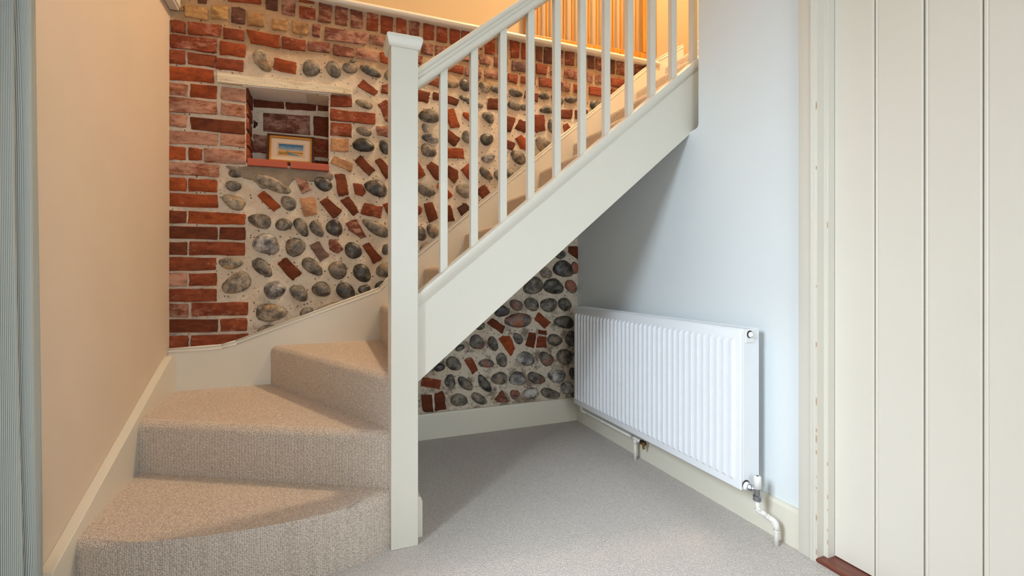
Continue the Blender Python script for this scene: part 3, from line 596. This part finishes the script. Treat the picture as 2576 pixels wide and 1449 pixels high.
for i, x in enumerate(rx):
    k = i+4; x1 = rx[i+1]+.03 if i < 9 else 3.4; y0 = 1.679 if x < 1.5 else 1.594
    z0, z1 = lvl(k-1), lvl(k); ya = 1.709 if i == 0 else y0
    bm = prism(bmesh.new(), [(x, ya, z0), (x, ya, z1), (x1, ya, z1), (x1, ya, z1-.018), (x+.035, ya, z0)], (0, SY-ya, 0))
    es = [e for e in bm.edges if all(abs(v.co.x-x) < 1e-5 and abs(v.co.z-z1) < 1e-5 for v in e.verts)]
    bmesh.ops.bevel(bm, geom=es, offset=.033, segments=5, affect='EDGES', profile=.5)
    auto(obj('step' if i < 9 else 'landing', bm, M['carpet'], S), 40)
# strings: left wall, back wall, outer
def string(pts, d, mat='cream', name='wall_string', bev=.002): return obj(name, prism(bmesh.new(), pts, d, bev=bev), M[mat], S)
string([(SX, 2.61, .548), (SX, 2.565, .552), (SX, 2.50, .532), (SX, 1.553, .168), (SX, 1.50, .10), (SX, 1.50, 0), (SX, 2.61, 0)], (-.030, 0, 0))
sl = .832
def zt(x): return 1.044+sl*(x-.487)
bs = [(-.645, .572), (-.46, .580), (-.40, .597), (.27, .845), (.33, zt(.33)), (2.31, zt(2.31)), (2.31, 2.33), (.34, .50), (-.645, .0)]
bs = [(-.675, .572)]+bs[1:5]+[(2.06, zt(2.06)), (2.31, 2.507), (2.31, 2.25), (.46, .70), (.30, .145), (.30, 0), (-.675, 0)]
string([(x, SY, z) for x, z in bs], (0, .040, 0))
top = [(-.675, .572)]+[(-.46, .580), (-.40, .597), (.27, .845), (.33, zt(.33)), (2.06, zt(2.06)), (2.31, 2.507)]
bm = bmesh.new()
for (xa, za), (xb, zb) in zip(top, top[1:]):       # two moulded beads along the top edge
    d = V((xb-xa, 0, zb-za)); nn = V((-d.z, 0, d.x)).normalized()
    for off, rr, yy in ((.004, .005, SY+.004), (-.012, .0035, SY+.001)): cyl(bm, V((xa, yy, za))+nn*off, V((xb, yy, zb))+nn*off, rr, 8)
obj('bead_moulding', bm, M['cream'], S, smooth=True)
def zb(x): return .556+.830*(x-.307)
def zc(x): return .873+.826*(x-.311)
string([(.290, 1.647, zb(.290)), (.290, 1.647, zc(.290)-.03), (1.75, 1.647, zc(1.75)-.03), (1.75, 1.647, zb(1.75))], (0, .032, 0), name='outer_string')
def railprof(f, x0, x1, prof, yc, name):
    """prof: (y offset, height below/above the line, measured vertically)"""
    bm = bmesh.new(); A = [bm.verts.new((x0, yc+a, f(x0)+b)) for a, b in prof]; C = [bm.verts.new((x1, yc+a, f(x1)+b)) for a, b in prof]; n = len(prof)
    bm.faces.new(A); bm.faces.new(C[::-1])
    for i in range(n): bm.faces.new((A[i], C[i], C[(i+1) % n], A[(i+1) % n]))
    return auto(obj(name, bm, M['cream'], S), 40)
railprof(zc, .295, 1.75, [(-.030, -.018), (-.027, -.006), (-.016, 0), (.016, 0), (.027, -.006), (.030, -.018), (.026, -.040), (.017, -.058), (-.017, -.058), (-.021, -.048), (-.026, -.040)], 1.663, 'base_rail')
def zh(x): return 1.645+.834*(x-.299)
railprof(zh, .290, 2.1, [(-.010, -.002), (-.020, -.007), (-.026, -.016), (-.0265, -.024), (-.0205, -.031), (-.0195, -.041), (-.0245, -.046), (-.0305, -.050), (-.0315, -.062), (-.029, -.071), (-.024, -.076),
                         (.024, -.076), (.029, -.071), (.0315, -.062), (.0305, -.050), (.0245, -.046), (.0195, -.041), (.0205, -.031), (.0265, -.024), (.026, -.016), (.020, -.007), (.010, -.002)], 1.663, 'handrail')
for k in range(16):
    x = .3925+.113*k; bm = bmesh.new(); z0, z1 = zc(x)-.012, zh(x)-.070; h = .0133
    if z1 > 3.0: z1 = 3.0
    prism(bm, [(x-h, 1.663-h, zc(x-h)-.004), (x+h, 1.663-h, zc(x+h)-.004), (x+h, 1.663-h, zh(x+h)-.072), (x-h, 1.663-h, zh(x-h)-.072)], (0, 2*h, 0), bev=.0012)
    if x < 1.62: obj('baluster', bm, M['cream'], S)
    else: bm.free()
npb = obj('newel_post', B(.205, .295, 1.618, 1.708, 0, 1.70, bev=.002), M['cream'], S)
bm = bmesh.new(); rings = []
for hw, z in ((.049, 1.688), (.053, 1.692), (.0565, 1.705), (.060, 1.718), (.060, 1.724), (.057, 1.729), (.0, 1.731)):
    if hw: rings.append([bm.verts.new((.250+sx_*hw, 1.663+sy_*hw, z)) for sx_, sy_ in ((-1, -1), (1, -1), (1, 1), (-1, 1))])
bm.faces.new(rings[0][::-1]); bm.faces.new(rings[-1])
for A, C in zip(rings, rings[1:]):
    for i in range(4): bm.faces.new((A[i], A[(i+1) % 4], C[(i+1) % 4], C[i]))
bmesh.ops.bevel(bm, geom=[e for e in bm.edges if abs(e.verts[0].co.z-e.verts[1].co.z) > .002], offset=.0025, segments=2, affect='EDGES')
auto(obj('newel_cap', bm, M['cream'], npb), 40)
# closing panel and skirting under the winders, sloping soffit under the flight
obj('spandrel_panel', B(.285, .30, 1.706, 2.61, 0, .57), M['cream'], S)
bm = bmesh.new(); prism(bm, [(.30, 1.665, 0), (.319, 1.665, 0), (.319, 1.665, .125), (.312, 1.665, .143), (.30, 1.665, .143)], (0, .945, 0), bev=.001); obj('skirting', bm, M['skirt'], S)
bm = bmesh.new(); prism(bm, [(.30, 1.68, zb(.30)+.022), (XR, 1.68, zb(XR)+.022), (XR, 1.68, zb(XR)+.034), (.30, 1.68, zb(.30)+.034)], (0, .93, 0)); obj('soffit', bm, M['wall_white'], S)

# ------------------------------------------------------------------ radiator
RX0, RX1, RY0, RY1, RZ0, RZ1 = 1.360, 1.446, 1.252, 2.452, .163, .727
RD = thing('radiator', 'long white ribbed panel radiator on the white wall under the stairs', 'radiator', (1.40, 1.85, 0))
def rp(name, bm, mat, sm=False, par=None):
    o = obj(name, bm, mat, smooth=sm)
    if par: o.parent = par; return o
    return adopt(o, RD)
bm = box(bmesh.new(), RX0, RX0+.014, RY0, RY1, RZ0, RZ1, bev=.004, seg=3)
nr = 35; pit = .0333; y0 = 1.291
for k in range(nr):
    yc = y0+k*pit; h, wb, wt = .0085, .0115, .0065; za, zb_ = .190, .697
    lo = [(RX0+.001, yc-wb, za), (RX0+.001, yc+wb, za), (RX0+.001, yc+wb, zb_), (RX0+.001, yc-wb, zb_)]
    hi = [(RX0-h, yc-wt, za+.010), (RX0-h, yc+wt, za+.010), (RX0-h, yc+wt, zb_-.010), (RX0-h, yc-wt, zb_-.010)]
    L_ = [bm.verts.new(p) for p in lo]; H_ = [bm.verts.new(p) for p in hi]; bm.faces.new(H_)
    for i in range(4): bm.faces.new((L_[i], L_[(i+1) % 4], H_[(i+1) % 4], H_[i]))
bmesh.ops.bevel(bm, geom=[e for e in bm.edges if all(abs(v.co.x-(RX0-.0085)) < 1e-5 for v in e.verts)], offset=.0022, segments=2, affect='EDGES')
auto(rp('front_panel', bm, M['rad']), 30)
rp('back_panel', B(RX1-.016, RX1-.004, RY0+.01, RY1-.01, RZ0+.01, RZ1-.03), M['rad'])
rp('side_panel', B(RX0+.010, RX1, RY0-.001, RY0+.006, RZ0+.008, RZ1+.003, bev=.002), M['rad'])
rp('side_panel', B(RX0+.010, RX1, RY1-.006, RY1+.001, RZ0+.008, RZ1+.003, bev=.002), M['rad'])
bm = bmesh.new(); box(bm, RX0+.004, RX0+.020, RY0+.004, RY1-.004, RZ1-.004, RZ1+.005, bev=.002); box(bm, RX1-.014, RX1, RY0+.004, RY1-.004, RZ1-.004, RZ1+.005, bev=.002)
for k in range(60): yy = RY0+.012+k*.0199; box(bm, RX0+.02, RX1-.012, yy, yy+.008, RZ1-.003, RZ1+.003)
rp('top_grille', bm, M['rad'])
yv = RY0-.001
vp = rp('vent_plate', B(1.378, 1.418, yv-.004, yv, .683, .728, bev=.0018), M['plastic'])
rp('vent_shade_disc', lathe(bmesh.new(), (1.3965, yv-.0038, .712), (0, -1, 0), [(0, 0), (0, .0135), (.0012, .0135), (.0012, 0)]), M['black'])  # thin black disc on the plate, standing in for shade around the plug
rp('vent_plug', lathe(bmesh.new(), (1.398, yv-.004, .711), (0, -1, 0), [(0, 0), (0, .0108), (.008, .0100), (.009, .005), (.013, .0046), (.013, 0)]), M['plastic'], True)
vc = ony(1876, 1222, yv); vb = ony(1902, 1240, 1.218)
rp('valve_shade_disc', lathe(bmesh.new(), vc+V((0, -.0005, .004)), (0, -1, 0), [(0, 0), (0, .0165), (.0012, .0165), (.0012, 0)]), M['black'])  # black disc laid on the side panel as the hole's shade
rp('bush', lathe(bmesh.new(), vc+V((0, -.001, 0)), (0, -1, 0), [(0, 0), (0, .0155), (.004, .0155), (.006, .011), (.008, .011), (.008, 0)]), M['plastic'], True)
bm = bmesh.new(); a = vc+V((0, -.008, 0)); b = V((vb.x, 1.218, vc.z))
lathe(bm, a, b-a, [(0, .007), (.004, .011), (.013, .011), (.015, .008), (.02, .008)], 6); cyl(bm, a, b, .0075)
vx, vy, vz = b.x+.004, 1.216, vc.z
lathe(bm, (vx, vy, vz+.012), (0, 0, -1), [(0, .0), (0, .011), (.02, .011), (.032, .0105), (.034, .0145), (.050, .0145), (.053, .010), (.053, 0)], 16)
auto(rp('lockshield_valve', bm, M['chrome'], True), 35)
rp('valve_cap', lathe(bmesh.new(), (vx, vy, vz+.004), (0, 0, 1), [(0, 0), (0, .0135), (.038, .0125), (.042, .0110), (.042, 0)]), M['plastic'], True)
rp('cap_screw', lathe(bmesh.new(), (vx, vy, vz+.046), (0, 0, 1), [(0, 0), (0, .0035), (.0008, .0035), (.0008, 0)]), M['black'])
fp = onz(1953, 1373); pe = V((fp.x, fp.y, 0)); p1 = V((vx, vy, vz-.04))
zz2 = .106; zz3 = .080
path = [p1, V((vx, vy, zz2)), V((pe.x, pe.y, zz3)), pe]
bm = tube(bmesh.new(), path, .0078, fillet=.03)
def collar(bm, c, d, r=.0102, L=.006): c = V(c); d = V(d).normalized(); lathe(bm, c-d*L/2, d, [(0, .0078), (.0008, r), (L-.0008, r), (L, .0078)], 16)
dd = path[2]-path[1]
collar(bm, (vx, vy, zz2+.030), (0, 0, 1)); collar(bm, path[1]+dd*.55, dd); collar(bm, (pe.x, pe.y, zz3-.030), (0, 0, 1)); tube(bm, [path[0]+V((0, 0, -.030)), path[1]+V((0, 0, .0)), path[1]+dd*.5], .0092, fillet=.03)
tube(bm, [path[1]+dd*.6, path[2], (pe.x, pe.y, zz3-.03)], .0092, fillet=.03)
rp('supply_pipe', bm, M['pipe'], True)
# return pipe along the underside, tee down to the floor, brass drain cock
PX = 1.432; pzs = [onx(u, v, PX) for u, v in ((1460, 1027), (1551, 1078), (1590, 1101), (1612, 1113))]
za_ = sum(p.z for p in pzs)/4; yT = onx(1598, 1106, PX).y; yE = onx(1613, 1114, PX).y
bm = tube(bmesh.new(), [(PX-.03, 2.440, .19), (PX-.03, 2.440, za_+.012), (PX, 2.425, za_), (PX, yE, za_)], .0078, fillet=.018)
for yy in (2.40, 2.26, 1.99, yT+.035, yT-.025): collar(bm, (PX, yy, za_), (0, 1, 0))
tube(bm, [(PX, yT, za_), (PX, yT, 0)], .0078); collar(bm, (PX, yT, za_-.03), (0, 0, 1)); cyl(bm, (PX, yT+.03, za_), (PX, yT-.022, za_), .0092); cyl(bm, (PX, yT, za_), (PX, yT, za_-.03), .0092)
rp('return_pipe', bm, M['pipe'], True)
bm = cyl(bmesh.new(), (PX, yE, za_), (PX, yE-.026, za_), .0115); dc = rp('drain_cock', bm, M['dark_metal'], True); auto(dc)
bm = cyl(bmesh.new(), (PX-.002, yE-.012, za_), (PX-.010, yE-.030, za_), .008, 12); cyl(bm, (PX, yE-.012, za_-.004), (PX+.002, yE-.018, za_-.030), .0055, 12)
o = obj('drain_spout', bm, M['brass'], smooth=True); o.parent = dc; auto(o)

# ------------------------------------------------------------------ picture in the niche
PF = thing('picture_frame', 'small gilt framed river landscape leaning in the brick niche', 'picture', (-.167, 2.70, 1.490))
def pfp(name, bm, mat, par=None):
    o = obj(name, bm, mat); o.parent = par or PF; return o
fw, fh = .226, .166
bm = bmesh.new()
for a in ((-fw/2, fw/2, fh-.012, fh), (-fw/2, fw/2, 0, .012), (-fw/2, -fw/2+.013, 0, fh), (fw/2-.013, fw/2, 0, fh)): box(bm, a[0], a[1], -.004, .016, a[2], a[3], bev=.001)
fo = pfp('outer_frame', bm, M['frame_dark'])
bm = bmesh.new(); i0, i1 = fw/2-.012, fw/2-.020
for a in ((-i0, i0, fh-.020, fh-.011), (-i0, i0, .011, .020), (-i0, -i1, .011, fh-.011), (i1, i0, .011, fh-.011)): box(bm, a[0], a[1], -.008, .010, a[2], a[3], bev=.0015)
pfp('gilt_moulding', bm, M['gilt'])
pfp('mount', B(-i1, i1, .003, .006, .018, fh-.018), M['mount'])
bm = bmesh.new(); q = .0012; mx0, mx1, mz0, mz1 = -.0645, .0645, .046, .122
for a in ((mx0, mx1, mz0, mz0+q), (mx0, mx1, mz1-q, mz1), (mx0, mx0+q, mz0, mz1), (mx1-q, mx1, mz0, mz1)): box(bm, a[0], a[1], .0024, .0032, a[2], a[3])
pfp('gilt_line', bm, M['gilt'])
bm = bmesh.new(); nx_, nz_ = 60, 36; gx = [-.059+.118*i/nx_ for i in range(nx_+1)]; gz = [.052+.064*j/nz_ for j in range(nz_+1)]
vv = [[bm.verts.new((x, .0023, z)) for z in gz] for x in gx]; cl = bm.loops.layers.float_color.new('Col')
def art(a, b):      # a across, b up: sky, reed beds, winding channel
    n = vnoise(a*9+3, b*26)*.6+vnoise(a*30, b*60)*.4
    if b > .44:
        s = (b-.44)/.56; c0, c1 = (172, 176, 178), (36, 100, 146); m = min(1, s*1.15+(n-.5)*.7); m = max(0, m)
        return tuple(c0[k]+(c1[k]-c0[k])*m for k in range(3))
    cx_ = .30+.12*(1-b/.44)+.5*max(0, .30-b); wd = .02+.75*max(0, .34-b)**1.15
    if cx_-wd*.25 < a < cx_+wd*1.6 and b < .38: return (60+n*50, 110+n*50, 140+n*35)
    if b < .30 and a < cx_: return (130+n*80, 104+n*50, 40+n*30)
    if a > cx_ and b > .20+.08*(1-a) and b < .30-.05*a+.04: return (120+n*60, 84+n*40, 30+n*20)
    return (198+n*30, 150+n*30, 84+n*30)
for i in range(nx_):
    for j in range(nz_):
        f = bm.faces.new((vv[i][j], vv[i+1][j], vv[i+1][j+1], vv[i][j+1])); c_ = lin(art((i+.5)/nx_, (j+.5)/nz_))
        for lp in f.loops: lp[cl] = c_
pfp('painting', bm, M['art'])
PF.rotation_euler = (math.radians(-14), 0, math.radians(-2))

# ------------------------------------------------------------------ pine spindle panel standing on the ledge
SPx0, SPy0, SPx1, SPy1, SZ = 1.150, 2.690, 2.010, 2.634, 2.356
SP = thing('spindle_panel', 'orange pine spindle rail panel standing on the ledge above the brick wall', 'rail', (SPx0, SPy0, SZ))
SP.rotation_euler = (0, 0, math.atan2(SPy1-SPy0, SPx1-SPx0)); LW = math.hypot(SPx1-SPx0, SPy1-SPy0)
def spp(name, bm, sm=False): o = obj(name, bm, M['pine'], smooth=sm); o.parent = SP; return o
br = spp('bottom_rail', B(0, LW, -.009, .011, 0, .050, bev=.003)); spp('top_rail', B(0, LW, -.009, .011, .66, .71, bev=.003))
spp('post', B(LW-.026, LW, -.011, .013, .05, .66, bev=.003)); spp('post', B(0, .026, -.011, .013, .05, .66, bev=.003))
for k in range(13):
    x = .085+k*.0585; spp('spindle', lathe(bmesh.new(), (x, 0, .045), (0, 0, 1), [(0, .0075), (.62, .0075)], 12), True)
for k in range(7):
    bm = lathe(bmesh.new(), (.36+k*.075, -.0085, .022), (0, -1, 0), [(0, .003), (.001, .003), (.001, 0)], 10); o = obj('screw', bm, M['dark_metal']); o.parent = br

# ------------------------------------------------------------------ striped curtain at the left window
CT = thing('curtain', 'pale blue and white ticking striped curtain hanging at the left edge by the window', 'curtain', (-.60, 1.2, .02))
bm = bmesh.new(); uvl = bm.loops.layers.uv.new('UVMap'); NS, NZv = 150, 50; G = []
def cpt(s, z):      # s 0..1 from the edge nearest the back wall towards the camera
    h = z/2.2; ph = .35*math.sin(h*2.2+.4)
    y = 1.418-.60*s+.006*math.sin(5*h+1.0)*(1-s)
    x = -.626+.030*math.sin(2*math.pi*(s*2.8+ph*.12*s)+.2)*(.7+.3*(1-h))+.004*math.sin(2*math.pi*s*9+2*h)
    x -= .050*math.exp(-((s-.095-.022*math.sin(2.6*h+.3))/.014)**2)
    if s < .03: x -= .02*(1-s/.03)
    x = max(x, -.669)
    return V((x, y, z))
for j in range(NZv+1):
    z = .02+2.18*j/NZv; row = [cpt(i/NS, z) for i in range(NS+1)]; acc = [0]
    for a, b in zip(row, row[1:]): acc.append(acc[-1]+(b-a).length)
    G.append(([bm.verts.new(p-V(CT.location)) for p in row], acc))
mean = [sum(g_[1][i] for g_ in G)/len(G) for i in range(NS+1)]
for j in range(NZv):
    for i in range(NS):
        f = bm.faces.new((G[j][0][i], G[j+1][0][i], G[j+1][0][i+1], G[j][0][i+1]))
        for lp, (jj, ii) in zip(f.loops, ((j, i), (j+1, i), (j+1, i+1), (j, i+1))): lp[uvl].uv = (mean[ii], G[jj][0][ii].co.z)
bmesh.ops.solidify(bm, geom=bm.faces[:], thickness=.0025)
o = obj('cloth', bm, M['ticking'], CT, smooth=True)
CPt = thing('curtain_pole', 'white curtain pole above the left window', 'pole', (-.60, .6, 2.235))
o = obj('pole', cyl(bmesh.new(), (0, -1.25, 0), (0, .88, 0), .014), M['cream'], CPt, smooth=True)
for yy in (-1.1, .80): obj('bracket', cyl(bmesh.new(), (0, yy, 0), (-.075, yy, 0), .008), M['cream'], CPt, smooth=True)

# ------------------------------------------------------------------ pendant lamp in the stairwell (above the frame)
PL = thing('pendant_lamp', 'pendant lamp with open fabric shade hanging in the stairwell', 'lamp', (LAMP[0], LAMP[1], LAMP[2]))
bm = bmesh.new(); n = 28; A_ = [(math.cos(2*math.pi*k/n), math.sin(2*math.pi*k/n)) for k in range(n)]
lo = [bm.verts.new((.20*a, .20*b, .06)) for a, b in A_]; hi = [bm.verts.new((.14*a, .14*b, .26)) for a, b in A_]
for k in range(n): bm.faces.new((lo[k], lo[(k+1) % n], hi[(k+1) % n], hi[k]))
bmesh.ops.solidify(bm, geom=bm.faces[:], thickness=.003); obj('lamp_shade', bm, M['shade'], PL, smooth=True)
obj('cord', cyl(bmesh.new(), (0, 0, .16), (0, 0, ZT-LAMP[2]), .003, 8), M['plastic'], PL)
obj('bulb_holder', cyl(bmesh.new(), (0, 0, .125), (0, 0, .19), .02, 14), M['plastic'], PL)
